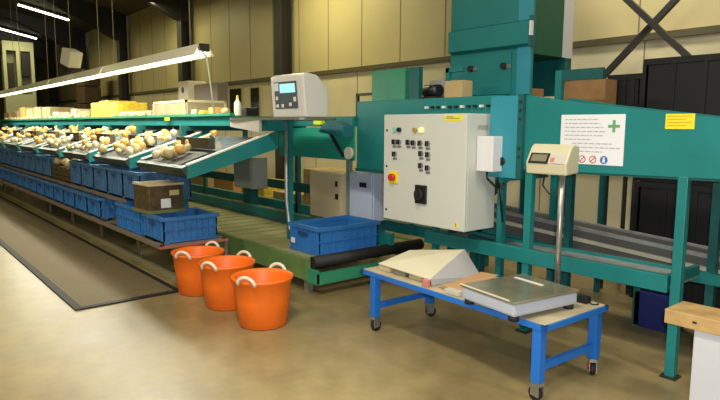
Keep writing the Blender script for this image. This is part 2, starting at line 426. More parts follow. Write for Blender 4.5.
# ------------------------------------------------------------------ platform belt conveyor (low)
PX0,PX1=-9.4,-4.29
t=T('belt_conveyor','low wide ribbed belt platform with an olive green side plate and black end roller','conveyor',(-6.5,3.7,0))
t.p('belt',B(PX0,PX1,2.98,4.30,.29,.312),beltM)
t.p('side_plate',B(PX0,PX1+.05,2.93,2.975,.13,.33),oliveG,bevel=.004)
t.p('side_plate',B(PX0,PX1,4.30,4.34,.13,.33),oliveG)
t.p('end_roller',MB().tube([(PX1+.06,2.985,.29),(PX1+.06,4.36,.29)],.055,16),blackr)
t.p('end_beam',B(PX1+.13,PX1+.18,2.95,4.34,.11,.21),greenP)
t.p('roller_bracket',B(PX1-.02,PX1+.18,2.94,2.975,.12,.24),greenP)
m=MB()
for k in range(22): m.box(PX0+.1+k*.235,PX0+.13+k*.235,3.0,4.29,.312,.318)
t.p('belt_cleats',m,mat('cleat_olive',(.30,.29,.12),.5))
for xx in (PX0+.3,-7.6,-5.9,PX1-.05):
    for yy in (3.02,4.26): t.p('foot',B(xx-.03,xx+.03,yy-.03,yy+.03,0,.29),dirtyst)

# ------------------------------------------------------------------ sorting line (left)
SX0=-20.5
t=T('sorting_line','long teal sorting line with a flat deck above the crate rack','machine',(-12,3.4,0))
t.p('deck',B(SX0,-5.62,3.0,3.85,1.585,1.605),mat('deck_green',(.07,.17,.08),.5,noise=.3,nscale=4))
t.p('front_beam',B(SX0,-5.62,2.96,3.0,1.50,1.605),teal)
t.p('top_rail',B(SX0,-5.62,2.93,2.99,1.605,1.635),greenP)
t.p('rear_beam',B(SX0,-5.62,3.85,3.89,1.46,1.605),teal)
t.p('lower_beam',B(SX0,-4.55,4.50,4.58,.32,.44),teal)
t.p('belt_side_beam',B(SX0,-4.2,3.90,3.96,.325,.45),teal)
t.p('middle_beam',B(SX0,-5.9,4.46,4.50,.62,.74),tealD)
for k in range(10):
    xx=-6.75-k*1.45
    t.p('leg',B(xx-.03,xx+.03,2.87,2.93,0,1.5),tealD)
    t.p('leg',B(xx-.03,xx+.03,4.50,4.56,0,1.56),tealD)
    t.p('cross_member',B(xx-.025,xx+.025,2.9,4.5,1.44,1.50),tealD)
# yellow tag on the beam
solo('beam_label',B(-7.35,-7.2,2.925,2.93,1.56,1.60),yellow,'small yellow sticker on the sorting line front rail','label',loc=(-7.27,2.93,1.56))

# chutes
CW=1.16
def chute_proto():
    o=bpy.data.objects.new('outfeed_chute',None); COL.objects.link(o)
    # local: origin at the upper end near rim, run along -Y and down; width toward -X
    y0,z0,y1,z1=0,0,-.84,-.275
    def sp(x0,x1,up,dn): return MB().prism([(y0,z0+up),(y1,z1+up),(y1,z1-dn),(y0,z0-dn)],x0,x1,'X')
    MB().prism([(.10,.05),(y1,z1+.02),(y1,z1-.10),(.10,-.12)],-.03,0,'X').build('side_panel',teal,o)
    sp(-CW,-CW+.03,.02,.06).build('side_panel',tealD,o)
    a=sp(-CW+.03,-.03,-.015,.03).build('slide_surface',shiny,o)
    for xx in (-.04,-CW+.0): MB().prism([(y0,z0+.035),(y1,z1+.035),(y1,z1+.02),(y0,z0+.02)],xx,xx+.045,'X').build('edge_rim',mat('rim_white',(.78,.76,.66),.35),o)
    MB().prism([(y1,z1+.02),(y1-.05,z1+.0),(y1-.05,z1-.02),(y1,z1-.08)],-CW,0,'X').build('catch_lip',mat('lip_dark',(.03,.05,.035),.5),o)
    yk=-.42; zk=z1*.5
    MB().prism([(yk,zk+.0),(y1+.01,z1+.0),(y1+.01,z1-.012),(yk,zk-.012)],-CW+.035,-.30,'X').build('dark_sheet',mat('dark_chute_sheet',(.035,.032,.02),.7,noise=.6,nscale=12),o)  # dark sheet added over the lower slide for its dark clutter and gaps
    MB().box(-CW+.05,-.34,-.47,-.40,-.13,-.02).build('divider_board',mat('divider_dark',(.06,.05,.03),.6),o)
    return o
cp=chute_proto(); chutes=[]
NC=9
for k in range(NC):
    o=cp if k==0 else copy_tree(cp)
    x=-5.0-1.5*k; o.location=(x,3.02,1.40)
    tag(o,'teal sided sloping metal chute over the crate rack, %s'%('nearest the camera beside the terminal' if k==0 else ORD[k]+' from the near end'),'chute','outfeed chutes')
    chutes.append(o)
# bulbs on the chutes
bulb_me=[]
for i,mm in enumerate((bulbM,bulbO,bulbW)):
    b=MB(); b.ball((0,0,0),.05,(1,1,.85),10); b.add([(0,0,.04),(.012,0,.04),(0,.012,.04),(.003,.003,.085)],[(0,1,3),(1,2,3),(2,0,3)])
    o=b.build('produce_bulb',mm); me=o.data; bpy.data.objects.remove(o); bulb_me.append(me)
def bulb(x,y,z,kind,label,group,s=1.):
    o=bpy.data.objects.new('produce_bulb',bulb_me[kind]); COL.objects.link(o)
    o.location=(x,y,z); o.rotation_euler=(random.uniform(-1.2,1.2),random.uniform(-1.2,1.2),random.uniform(0,6)); o.scale=(s,s,s)
    tag(o,label,'bulb',group)
def zc(y): return 1.40+(y-3.02)*(.275/.84)
for k in range(NC):
    xr=-5.0-1.5*k
    n=(20,34,34,28,22,18,14,12,10)[k]; n=int(n)
    for i in range(n):
        up=random.random()
        if k==0 and up>.5: xx=xr-random.uniform(.6,1.08); yy=3.02-random.uniform(.10,.6)
        elif k==0: xx=xr-random.uniform(.55,1.05); yy=3.02-random.uniform(.5,.8)
        else: xx=xr-random.uniform(.12,1.04); yy=3.02-random.uniform(.08,.82)
        orange_=(i%3==0)
        s=random.uniform(.7,1.2)
        kd=1 if up>.45 and random.random()<.75 else random.choice((0,2,0))
        q='nearest' if k==0 else ORD[k]
        bulb(xx,yy,zc(yy)+.05*s+.02,kd,{0:'pale tan',1:'orange yellow',2:'whitish'}[kd]+' bulb lying on the %s chute'%q,'%s bulbs on the %s chute'%({0:'pale tan',1:'orange yellow',2:'whitish'}[kd],q),s)
for j,xx in enumerate((-9.125,-9.67)):
    for i in range(9):
        bulb(xx+((i%3)-1)*.13+random.uniform(-.02,.02),2.45+((i//3)-1)*.19+random.uniform(-.03,.03),LZ2+.235+random.uniform(0,.03),random.choice((0,1)) if 0 else 0,'pale tan bulb in the %s brown crate'%('nearer','farther')[j],'bulbs in the %s brown crate'%('nearer','farther')[j],1.3)
# ------------------------------------------------------------------ things on the deck
def openbox(name,x0,x1,y0,y1,z0,z1,m,label,cat,inner=None,group=None,t=.02):
    T_=T(name,label,cat,((x0+x1)/2,(y0+y1)/2,z0),group=group)
    b=MB(); b.box(x0,x1,y0,y1,z0,z0+t)
    b.box(x0,x0+t,y0,y1,z0,z1); b.box(x1-t,x1,y0,y1,z0,z1); b.box(x0,x1,y0,y0+t,z0,z1); b.box(x0,x1,y1-t,y1,z0,z1)
    T_.p('box_walls',b,m)
    fr=MB(); 
    for zz in (z0,z1-.03): fr.box(x0-.008,x1+.008,y0-.008,y0,zz,zz+.03)
    for xx in (x0-.008,x1-.022): fr.box(xx,xx+.03,y0-.008,y0,z0,z1)
    for yy in (y0-.008,y1-.022): fr.box(x1,x1+.008,yy,yy+.03,z0,z1)
    for zz in (z0,z1-.03): fr.box(x1,x1+.008,y0,y1,zz,zz+.03)
    T_.p('edge_frame',fr,inner or m)
    return T_
D=1.608
openbox('wooden_crate',-8.12,-7.05,3.08,3.62,D,D+.21,mat('crate_dim_brown',(.36,.28,.15),.6,noise=.2),'pale framed wooden crate on the deck between the yellow boxes and the grey box','crate',mat('crate_frame_pale',(.68,.56,.34),.6))
solo('flat_carton',B(-9.6,-8.3,3.1,3.5,D,D+.10,bev=.01),pinkb,'long flat tan carton on the deck left of the pale framed crate','carton',loc=(-9.,3.3,D))
for i,(x,wd,hh) in enumerate(((-9.98,.46,.26),(-10.47,.46,.30),(-10.96,.46,.28))):
    solo('yellow_box',B(x-wd/2,x+wd/2,3.12,3.6,D,D+hh,bev=.015),yelbox,'bright yellow box on the deck, %s of the three'%('nearest','middle','farthest')[i],'box',loc=(x,3.36,D),group='yellow boxes on the deck')
i=0
for x,wd,hh,mm,desc in ((-11.7,.7,.15,cardL,'low tan carton just beyond the yellow boxes'),(-12.35,.35,.20,bulbW,'small whitish carton'),(-12.95,.6,.14,pinkb,'low pinkish carton beside the yellow boxes'),(-13.75,.5,.16,bulbW,'low whitish carton'),(-14.6,.7,.28,mat('tan_box',(.50,.38,.17),.6,noise=.3),'tall tan box right of centre'),
      (-15.45,.7,.30,MATS['tan_box'],'tall tan box with pale contents'),(-16.3,.7,.28,cardL,'light cardboard box'),(-17.15,.6,.33,mat('orangebox',(.72,.38,.10),.6),'orange carton'),(-18.2,.8,.25,pinkb,'pinkish carton at the far end'),(-19.3,.8,.22,cardL,'farthest light cardboard box')):
    solo('deck_carton',B(x-wd/2,x+wd/2,3.12,3.62,D,D+hh,bev=.012),mm,desc+' on the far part of the sorting deck','carton',loc=(x,3.37,D),group='cartons on the far deck')
for i in range(26):
    x=-8.4-i*.42
    hh={True:.115,False:0}[x>-9.7]
    if -11.3<x<-9.7: continue
    bulb(x,3.04+random.uniform(0,.02),D+.045,2 if i%3 else 0,('whitish' if i%3 else 'pale tan')+' bulb along the front edge of the sorting deck',('whitish' if i%3 else 'pale tan')+' bulbs along the deck edge',random.uniform(.7,1.1))
# grey box and cream box at the back
t=T('control_box','dull grey brown box behind the light rod on the back of the deck','box',(-8.38,4.1,1.61))
t.p('casing',B(-8.84,-8.05,4.0,4.18,1.72,2.13,bev=.012),mat('dull_brown_box',(.20,.165,.11),.5))
t.p('bracket',B(-8.6,-8.2,3.90,4.15,1.54,1.719),tealD)
t=T('cream_box','cream box with a small round opening, left of the grey brown box','box',(-9.12,4.0,1.61))
t.p('casing',B(-9.32,-8.94,3.95,4.25,1.86,2.20,bev=.012),cream)
t.p('bracket',B(-9.2,-9.05,3.90,4.15,1.54,1.859),tealD)
m=MB(); m.tube([(-9.14,3.95,2.06),(-9.14,3.945,2.06)],.05,14); t.p('opening',m,blackp)
# cluttered small things near the terminal
tb=T('spray_bottle','white squeeze bottle standing on the deck left of the terminal','bottle',(-5.80,3.12,D))
tb.p('bottle_body',MB().lathe([(0,0),(.035,0),(.038,.02),(.038,.12),(.030,.15),(.014,.17),(.014,.19),(0,.19)],20,(-5.80,3.12,D)),mat('bottle_cream',(.80,.75,.55),.4))
tb.p('cap',MB().lathe([(0,.19),(.014,.19),(.010,.215),(0,.22)],14,(-5.80,3.12,D)),yelbox)
def small(n,x,y,w,d,h,m,l,c,z=D): solo(n,B(x-w/2,x+w/2,y-d/2,y+d/2,z,z+h,bev=.006),m,l,c,loc=(x,y,z))
small('orange_carton',-6.35,3.15,.16,.14,.10,MATS['orangebox'],'small orange carton on the deck by the white bottle','carton')
small('yellow_carton',-6.62,3.12,.10,.1,.07,yelbox,'small yellow carton on the deck left of the orange carton','carton')
small('black_case',-6.18,3.45,.22,.16,.10,blackp,'small black case on the deck behind the orange carton','case')
bulb(-6.85,3.1,D+.045,2,'whitish bulb on the deck left of the small yellow carton',None)
bulb(-6.0,3.08,D+.045,0,'pale tan bulb between the orange carton and the white bottle',None)

# terminal table + terminal
t=T('terminal_table','small teal table with a rounded grey top carrying the display terminal','table',(-4.9,3.25,0))
m=MB(); pr=[]
for (cx,cy,a0) in ((-4.46,3.04,-90),(-4.46,3.28,0),(-5.5,3.34,90),(-5.5,3.0,180)):
    for q in range(5):
        a=math.radians(a0+q*22.5); pr.append((cx+.12*math.cos(a),cy+.12*math.sin(a)))
m.prism(pr,1.555,1.58,'Z'); t.p('table_top',m,mat('table_top_olive',(.13,.13,.09),.4))
t.p('apron',B(-5.25,-5.02,3.02,3.22,1.45,1.553),teal)
m=MB(); m.add([(-5.56,2.93,1.555),(-4.98,2.93,1.555),(-4.98,2.93,1.44),(-5.56,2.93,1.49),(-5.56,2.9,1.555),(-4.98,2.9,1.555),(-4.98,2.9,1.44),(-5.56,2.9,1.49)],[(0,1,2,3),(7,6,5,4),(0,4,5,1),(1,5,6,2),(2,6,7,3),(3,7,4,0)])
t.p('side_guard',m,mat('guard_grey',(.46,.42,.36),.5))
t.p('leg',MB().tube([(-4.47,2.95+.08,1.45),(-4.47,3.03,.9),(-4.47,3.03,.36),(-4.42,3.10,.33),(-4.2,3.2,.33)] if 0 else [(-5.10,3.28,1.55),(-5.10,3.28,.75),(-5.08,3.30,.45),(-4.96,3.36,.33)],.018,10),galv)
t.p('leg',B(-5.22,-5.17,3.36,3.41,.313,1.555),teal)
tm=T('display_terminal','white desktop display terminal with a blue screen on the small teal table','monitor',(-4.60,3.12,1.58),math.radians(3),world=False)
W=.25
m=MB(); m.prism([(-.13,0),(-.16,.37),(-.11,.39),(.0,.375),(.13,.26),(.13,.02),(.11,0)],-W,W,'X')
tm.p('casing',m,mat('casing_white',(.62,.61,.56),.4),bevel=.012)
def fr(x0,x1,z0,z1,out=.006):   # patch on slanted front face
    f=lambda z:-.13-.03*z/.36
    v=[(x0,f(z0)-out,z0),(x1,f(z0)-out,z0),(x1,f(z1)-out,z1),(x0,f(z1)-out,z1)]; b=[(a[0],a[1]+out,a[2]) for a in v]
    return MB().add(v+b,[(0,1,2,3),(7,6,5,4),(0,4,5,1),(1,5,6,2),(2,6,7,3),(3,7,4,0)])
tm.p('front_bezel',fr(-.19,.15,.08,.32),mat('bezel_dark',(.07,.09,.10),.4))
sc=tm.p('screen',fr(-.10,.13,.22,.30,.009),lcdM)
m=MB()
for x0,z0,w_,h_ in ((-.17,.09,.035,.03),(-.09,.09,.035,.03),(.03,.10,.035,.03),(.10,.14,.035,.04),(-.17,.16,.03,.03)):
    q=fr(x0,x0+w_,z0,z0+h_,.010); m.add(q.v,q.f)
tm.p('key',m,whitep)
tm.p('logo_patch',fr(-.185,-.12,.24,.31,.009),mat('patch_white',(.6,.66,.66),.5))

# ------------------------------------------------------------------ middle frame + lower cabinets
t=T('machine_frame','teal transfer section with an angled green guard between the sorting line and the big housing','machine',(-5.2,3.8,0))
t.p('top_beam',B(-6.6,-4.57,3.72,3.78,1.50,1.60),teal)
m=MB(); m.prism([(-5.95,1.16),(-4.57,1.16),(-4.57,1.50),(-5.98,1.47)],3.74,3.76,'Y'); t.p('guard_panel',m,mat('guard_green',(.02,.31,.22),.4))
t.p('post',B(-5.01,-4.96,3.99,4.04,.32,1.5),mat('post_grey_teal',(.20,.30,.26),.5),label='grey green post')
t.p('post',B(-5.88,-5.82,3.76,3.82,.44,1.5),teal)
m=MB(); m.tube([(-4.52,3.655,1.24),(-4.52,3.62,1.24)],.06,20); t.p('pulley_cover',m,mat('pulley_grey',(.50,.50,.42),.5))
m=MB(); m.bar((-5.0,3.71,1.50),(-4.7,3.71,1.2),.02,.03); t.p('diagonal_strip',m,blackp)
t.p('beacon_lamp',B(-5.16,-5.02,3.66,3.718,1.515,1.575,bev=.01),beacon,label='yellow green lamp')
m=MB(); m.prism([(-4.98,1.44),(-4.9,1.53),(-4.72,1.55),(-4.57,1.50),(-4.57,1.40)],3.60,3.72,'Y'); t.p('motor_hood',m,mat('hood_blue_teal',(.015,.14,.17),.45))
t.p('lower_rail',B(-5.08,-3.9,4.60,4.66,.3,.42),teal)
def low_cab(x0,x1,z0,z1,y0,y1,m,label):
    t=T('switch_cabinet',label,'cabinet',((x0+x1)/2,(y0+y1)/2,z0),group='lower switch cabinets')
    t.p('body',B(x0,x1,y0,y1,z0,z1,bev=.008),m)
    d=t.p('door',B(x0+.01,x1-.01,y0-.022,y0-.002,z0+.01,z1-.01,bev=.006),m)
    return t,d
t,d=low_cab(-5.66,-5.06,.46,.99,3.98,4.25,beigec,'beige steel switch cabinet with a small handle under the transfer section')
t.p('lock',B(-5.15,-5.11,3.945,3.958,.70,.76),blackp,d); t.p('lock',B(-5.15,-5.12,3.945,3.958,.84,.90),blackp,d)
t.p('stand',B(-5.6,-5.1,4.06,4.2,.32,.46),tealD)
t,d=low_cab(-4.92,-4.54,.52,1.02,3.98,4.25,bluew,'pale bluish white switch cabinet with a black nameplate beside the beige one')
t.p('nameplate',B(-4.74,-4.63,3.953,3.958,.87,.92),blackp,d)
t.p('stand',B(-4.88,-4.6,4.06,4.2,.32,.52),tealD)
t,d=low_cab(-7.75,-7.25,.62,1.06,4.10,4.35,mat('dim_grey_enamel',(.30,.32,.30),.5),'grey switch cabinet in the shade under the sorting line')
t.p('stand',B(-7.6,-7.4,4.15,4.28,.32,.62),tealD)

# ------------------------------------------------------------------ big housing
HX0,HX1,HY0,HY1=-4.55,-2.80,3.76,4.42
t=T('drum_housing','large teal sheet metal housing behind the control cabinet','machine',(-3.6,4.1,0))
t.p('casing',B(HX0,HX1,HY0,HY1,1.08,1.745),teal,bevel=.008)
t.p('bottom_lip',B(HX0,HX1,HY0-.02,HY0,1.06,1.09),tealD)
for k in range(12): t.p('cable_gland',B(-3.60+k*.066,-3.575+k*.066,HY0-.03,HY0-.002,1.655,1.675),blackp if k%3 else whitep)
t.p('bracket_plate',B(-4.80,-4.62,4.05,4.10,1.60,1.90),blackp) if 0 else None
t.p('raised_box',B(-4.49,-4.02,3.9,3.96,1.745,2.045),greenP,bevel=.006,label='light green raised box')
t.p('raised_box_end',B(-3.97,-3.84,3.9,3.95,1.745,2.04),tealD)
m=MB(); m.box(-4.74,-4.715,3.9,3.93,1.56,1.83); m.box(-4.74,-4.49,3.9,3.93,1.81,1.835); t.p('rod_frame',m,darkm)
t.p('post',B(-3.53,-3.48,3.78,3.83,0,1.08),teal)
t.p('post',B(-2.81,-2.76,3.74,3.79,0,1.74),teal)
t.p('rear_post',B(-5.18,-5.08,4.50,4.56,0,1.3),teal)
t.p('rear_post',B(-3.50,-3.44,4.36,4.42,0,1.08),tealD)
t.p('rear_beam',B(-5.18,-4.5,4.43,4.50,1.10,1.3),teal)
t.p('cross_rail',B(-4.0,-2.75,4.36,4.42,.50,.60),teal)
# motor and stuff on top of the housing
t=T('motor_unit','black motor with grey mount on top of the housing','motor',(-3.78,4.1,1.75))
t.p('motor_body',MB().tube([(-3.90,4.05,1.83),(-3.72,4.05,1.83)],.055,18),blackp)
t.p('mount',B(-3.93,-3.70,3.98,4.12,1.745,1.775),darkm)
t.p('fan_cover',B(-3.92,-3.74,4.12,4.2,1.745,1.93,bev=.01),mat('motor_grey',(.36,.35,.34),.5))
small('small_carton',-3.44,3.98,.20,.14,.15,cardL,'small cardboard carton on the housing at the foot of the green tower','carton',z=1.746)
solo('carton_bracket',MB().box(-3.98,-3.94,4.56,4.6,1.0,2.10).box(-3.98,-3.5,4.55,4.73,1.74,1.778).box(-3.98,-3.7,4.56,4.6,2.05,2.1),tealD,'teal bracket frame holding the small carton left of the tower','bracket',loc=(-3.9,4.6,1.0)) if 0 else None

# ------------------------------------------------------------------ tower
TX0,TX1,TY0,TY1=-4.0,-3.07,4.5,5.12
t=T('green_tower','tall teal green elevator tower rising out of the frame behind the housing','tower',(-3.5,4.8,0))
t.p('front_panel',B(TX0,TX1,TY0,TY0+.03,1.2,4.3),teal)
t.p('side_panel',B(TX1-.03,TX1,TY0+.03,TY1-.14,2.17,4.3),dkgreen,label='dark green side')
t.p('side_panel',B(TX0,TX0+.03,TY0+.03,TY1,1.2,4.3),teal)
t.p('rear_panel',B(TX0,TX1,TY1,TY1+.02,1.8,4.3),tealD)
t.p('edge_strip',B(TX1-.03,TX1+.005,TY1-.14,TY1+.02,2.14,4.3),greyw,label='pale grey edge strip')
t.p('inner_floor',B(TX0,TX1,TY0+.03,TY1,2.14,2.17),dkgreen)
t.p('edge_frame',B(TX1-.14,TX1+.0,TY0-.012,TY0,1.2,4.3),tealB)
m=MB(); m.prism([(TY0-.012,2.43),(TY0-.06,2.41),(TY0-.06,2.22),(TY0-.012,2.20)],TX0+.02,TX1+.01,'X'); t.p('cross_band',m,teal)
t.p('band_end',B(TX1+.01,TX1+.035,TY0-.07,TY0-.0,2.19,2.45),tealD)
t.p('switch',B(TX1+.035,TX1+.05,TY0-.10,TY0-.06,2.28,2.40),whitep,label='white switch on the band end')
d=t.p('access_door',B(TX0+.20,TX1-.20,TY0-.016,TY0,1.80,2.17),teal,bevel=.003)
for xx in (-3.72,-3.34):
    t.p('knob',MB().tube([(xx,TY0-.016,2.05),(xx,TY0-.05,2.05)],.028,14),blackp,d)
    t.p('latch',B(xx+.02,xx+.07,TY0-.025,TY0-.012,2.03,2.06),steel,d)
for xx in (TX0+.04,TX1-.04):
    for yy in (TY0+.05,TY1-.04): t.p('leg',B(xx-.035,xx+.035,yy-.035,yy+.035,0,2.14 if yy>4.7 else 1.2),tealD)
# crank plates left of tower
t=T('guard_frame','small teal frame with a cardboard carton left of the tower foot','frame',(-4.1,4.35,1.0))

bpy.data.objects.remove(t.o)
t=T('bracket_frame','slim teal bracket standing on the housing left of the tower','bracket',(-3.9,4.33,1.745))
m=MB(); m.box(-3.70,-3.66,4.1,4.14,1.745,2.03); m.box(-3.70,-3.5,4.1,4.14,1.99,2.03); t.p('bracket_arm',m,teal)

# ------------------------------------------------------------------ control cabinet
cx0,cx1,cy0,cy1,cz0,cz1=-3.73,-2.83,3.38,3.735,.72,1.60
t=T('control_cabinet','large light grey electrical control cabinet with switches and lamps on its door','cabinet',((cx0+cx1)/2,3.55,cz0))
t.p('body',B(cx0,cx1,cy0+.022,cy1,cz0,cz1,bev=.006),cabw)
d=t.p('door',B(cx0,cx1,cy0,cy0+.02,cz0,cz1,bev=.006),cabw)
f=cy0
def disc(x,z,r,th,m,name,par,label=None,n=18):
    return t.p(name,MB().tube([(x,f,z),(x,f-th,z)],r,n),m,par,label=label)
disc(-3.59,1.475,.020,.018,lampG,'indicator_lamp',d,'green lamp lens'); disc(-3.535,1.475,.019,.022,blackp,'rotary_switch',d)
disc(-3.355,1.475,.018,.022,mat('amber_dark',(.4,.25,.06),.4),'rotary_switch',d); disc(-3.285,1.475,.022,.018,lampY,'indicator_lamp',d,'amber lamp lens')
sw=[(-3.595,1.375),(-3.54,1.375),(-3.43,1.375),(-3.37,1.372),(-3.295,1.372),(-3.215,1.37),(-3.59,1.275),(-3.285,1.29),(-3.21,1.285),(-3.285,1.195),(-3.21,1.18)]
for x,z in sw:
    s=disc(x,z,.022,.008,mat('switch_ring',(.22,.22,.21),.4),'rotary_switch',d)
    t.p('switch_knob',MB().box(x-.007,x+.007,f-.032,f-.008,z-.02,z+.02),blackp,s)
    t.p('switch_caption',MB().box(x-.022,x+.022,f-.003,f-.0005,z-.048,z-.030),ink,s)
e=t.p('emergency_switch',B(-3.65,-3.55,f-.012,f,1.03,1.13,bev=.01),yellow,d,label='yellow emergency switch plate'); 
t.p('emergency_knob',MB().tube([(-3.60,f-.012,1.08),(-3.60,f-.045,1.08)],.030,18),redp,e,label='red knob')
e=t.p('main_switch',B(-3.335,-3.215,f-.02,f,.89,1.04,bev=.008),blackp,d); t.p('main_knob',MB().tube([(-3.275,f-.02,.965),(-3.275,f-.05,.965)],.042,18).box(-3.285,-3.265,f-.075,f-.05,.93,1.0),blackr,e)
for z in (1.47,1.17,.80): disc(-3.69,z,.009,.006,darkm,'door_lock',d,n=10)
e=t.p('yellow_label',B(-3.045,-2.875,f-.002,f,1.545,1.59),yellow,d); t.p('label_text',MB().box(-3.03,-2.96,f-.004,f-.001,1.573,1.578).box(-3.03,-2.90,f-.004,f-.001,1.562,1.566),ink,e)
m=MB(); m.prism([(-2.935,.745),(-2.885,.745),(-2.91,.79)],f-.003,f,'Y'); e=t.p('warning_triangle',m,yellow,d); t.p('warning_mark',MB().box(-2.913,-2.907,f-.005,f-.002,.755,.776),blackp,e)
t.p('side_plate',B(cx1,cx1+.004,3.50,3.62,1.485,1.515),mat('plate_grey',(.34,.34,.32),.4))
# junction box on the cabinet side
t=T('junction_box','white junction box with black sockets on the right side of the control cabinet','junction box',(cx1+.07,3.6,1.17))
jx=cx1+.155
t.p('casing',B(cx1+.006,jx,3.49,3.70,1.175,1.435,bev=.008),whitep)
t.p('socket',B(jx,jx+.01,3.615,3.655,1.39,1.42),blackp); t.p('socket',B(jx,jx+.016,3.58,3.63,1.22,1.28,bev=.004),blackp)
t.p('socket_dial',MB().tube([(jx+.012,3.605,1.25),(jx+.03,3.605,1.25)],.016,12),darkm)
for a in (0,1):
    t.p('cable',MB().tube([(cx1+.06+.05*a,3.55+.06*a,1.18),(cx1+.065+.05*a,3.55+.06*a,1.12),(cx1+.10,3.62,1.05),(cx1+.12,3.66-.03*a,1.04+.04*a),(cx1+.10,3.71,1.08-.3*a)],.009,8),blackp)

# ------------------------------------------------------------------ right conveyor
P1,P2=-2.455,-1.415
t=T('infeed_conveyor','teal infeed trough on posts with a sloping upper edge at the right','conveyor',(-1.9,3.95,0))
m=MB(); m.prism([(-2.50,1.20),(-.35,1.235),(-.35,1.44),(-2.12,1.665),(-2.48,1.725),(-2.50,1.725)],3.625,3.65,'Y')
t.p('side_panel',m,teal)
m=MB(); m.prism([(-2.50,1.20),(-.35,1.235),(-.35,1.44),(-2.12,1.665),(-2.48,1.725),(-2.50,1.725)],4.16,4.18,'Y')
t.p('side_panel',m,teal)
t.p('bottom_lip',MB().bar((-2.50,3.66,1.20),(-.35,3.66,1.235),.05,.03),tealD)
t.p('trough_floor',MB().box(-2.5,-.35,3.65,4.16,1.245,1.26),greybelt)
t.p('hinge_plate',B(-2.795,-2.545,3.60,3.63,1.13,1.725),tealB,bevel=.003,label='lighter blue teal plate')
t.p('end_strip',B(-2.545,-2.50,3.59,3.66,1.13,1.735),tealD)
m=MB()
for z in (1.68,1.62,1.56,1.35,1.29): m.tube([(-2.522,3.592,z),(-2.522,3.582,z)],.011,8)
t.p('bolt',m,darkm)
for xx in (P1,P2):
    t.p('post',B(xx-.028,xx+.028,3.62,3.675,0.0,1.22),teal,bevel=.003); t.p('foot_plate',B(xx-.045,xx+.045,3.60,3.69,0,.012),darkm)
    t.p('rear_post',B(xx-.026,xx+.026,4.16,4.215,0,1.22),tealD)
# lower return tray
t=T('return_tray','low teal tray with a dull metal floor between the posts','tray',(-2.2,3.95,0))
t.p('front_beam',B(-3.46,P2-.042,3.61,3.65,.52,.625),teal,bevel=.003)
t.p('rear_beam',B(-3.30,-1.0,4.10,4.14,.50,.575),teal)
t.p('tray_floor',B(-3.46,P2-.042,3.65,4.10,.54,.555),galv)
m=MB(); m.bar((-3.2,3.9,.575),(-2.3,3.75,.575),.05,.035); t.p('strut',m,tealD)
t.p('tray_end',B(P2-.075,P2-.045,3.65,4.10,.555,.62),teal)
for xx in (-3.3,): t.p('tray_leg',B(xx-.03,xx+.03,4.07,4.1,0,.54),tealD)
# grey belt conveyor
def slope(x): return .605+(x+2.5)*(-.065)
t=T('grey_belt_conveyor','narrow grey belt conveyor with a pale edge running behind the teal posts','conveyor',(-1.8,4.3,0))
xa,xb=-4.0,-.3
def sl(y0,y1,u0,u1): return MB().prism([(xa,slope(xa)+u0),(xb,slope(xb)+u0),(xb,slope(xb)+u1),(xa,slope(xa)+u1)],y0,y1,'Y')
t.p('belt',sl(4.30,4.62,.07,.085),greybelt)
t.p('side_rail',sl(4.26,4.30,-.06,.10),mat('rail_grey_brown',(.11,.10,.09),.5))
t.p('edge_strip',sl(4.24,4.259,.015,.045),mat('pale_edge',(.55,.50,.38),.5),label='pale edge strip')
t.p('top_strip',sl(4.255,4.29,.10,.125),galv)
t.p('side_rail',sl(4.62,4.66,-.03,.10),galv)
for xx in (-3.6,-2.0,-.6): t.p('leg',B(xx-.025,xx+.025,4.42,4.47,0,slope(xx)+.02),tealD)
# small blue box under the tray
solo('blue_bin',B(-1.72,-1.42,4.32,4.6,0.0,.27,bev=.01) if 0 else B(-2.02,-1.72,4.42,4.62,0,.28,bev=.01),mat('deep_blue_plastic',(.008,.018,.13),.5),'dark blue bin on the floor behind the return tray','bin',loc=(-1.87,4.52,0))

# poster on the trough
px0,px1,pz0,pz1=-2.215,-1.775,1.262,1.585
t=T('safety_poster','white printed notice with a green cross and round pictograms on the teal trough','poster',(-2.0,3.62,1.42))
t.p('sheet',B(px0,px1,3.621,3.6245,pz0,pz1),paper)
m=MB()
rows=[(.03,.26),(.03,.28),(.03,.30),(.03,.32),(.03,.30),(.03,.22),(.09,.36),(.09,.42),(.09,.30)]
random.seed(3)
for i,(a,b_) in enumerate(rows):
    z=pz1-.03-i*.026; x=px0+a
    while x<px0+b_:
        w_=random.uniform(.012,.04); m.box(x,min(x+w_,px0+b_),3.6195,3.6212,z-.005,z+.002); x+=w_+.007
t.p('text_lines',m,mat('grey_ink',(.42,.40,.42),.7))
gx,gz=-1.845,1.51
t.p('green_cross',MB().box(gx-.038,gx+.038,3.619,3.6212,gz-.009,gz+.009).box(gx-.009,gx+.009,3.6192,3.6212,gz-.038,gz+.038),greenpr)
for i,(x,mm,l) in enumerate(((-2.115,blueP,'blue'),(-2.05,redpr,'red'),(-1.975,redpr,'red'),(-1.90,blueP,'blue'))):
    c=t.p('pictogram',MB().tube([(x,3.6212,1.295),(x,3.6195,1.295)],.026,20),mm,label=l+' round pictogram')
    if mm==redpr:
        t.p('pictogram_field',MB().tube([(x,3.6195,1.295),(x,3.619,1.295)],.018,16),paper,c); t.p('pictogram_bar',MB().bar((x-.014,3.6187,1.281),(x+.014,3.6187,1.309),.002,.005),blackp,c)
    else: t.p('pictogram_figure',MB().box(x-.008,x+.008,3.619,3.6196,1.278,1.30).box(x-.006,x+.006,3.619,3.6196,1.302,1.312),paper,c)
t=T('yellow_notice','yellow rectangular notice with small print near the right end of the trough','label',(-1.45,3.62,1.53))
t.p('sheet',B(-1.535,-1.375,3.6215,3.6245,1.495,1.583),yellow)
m=MB()
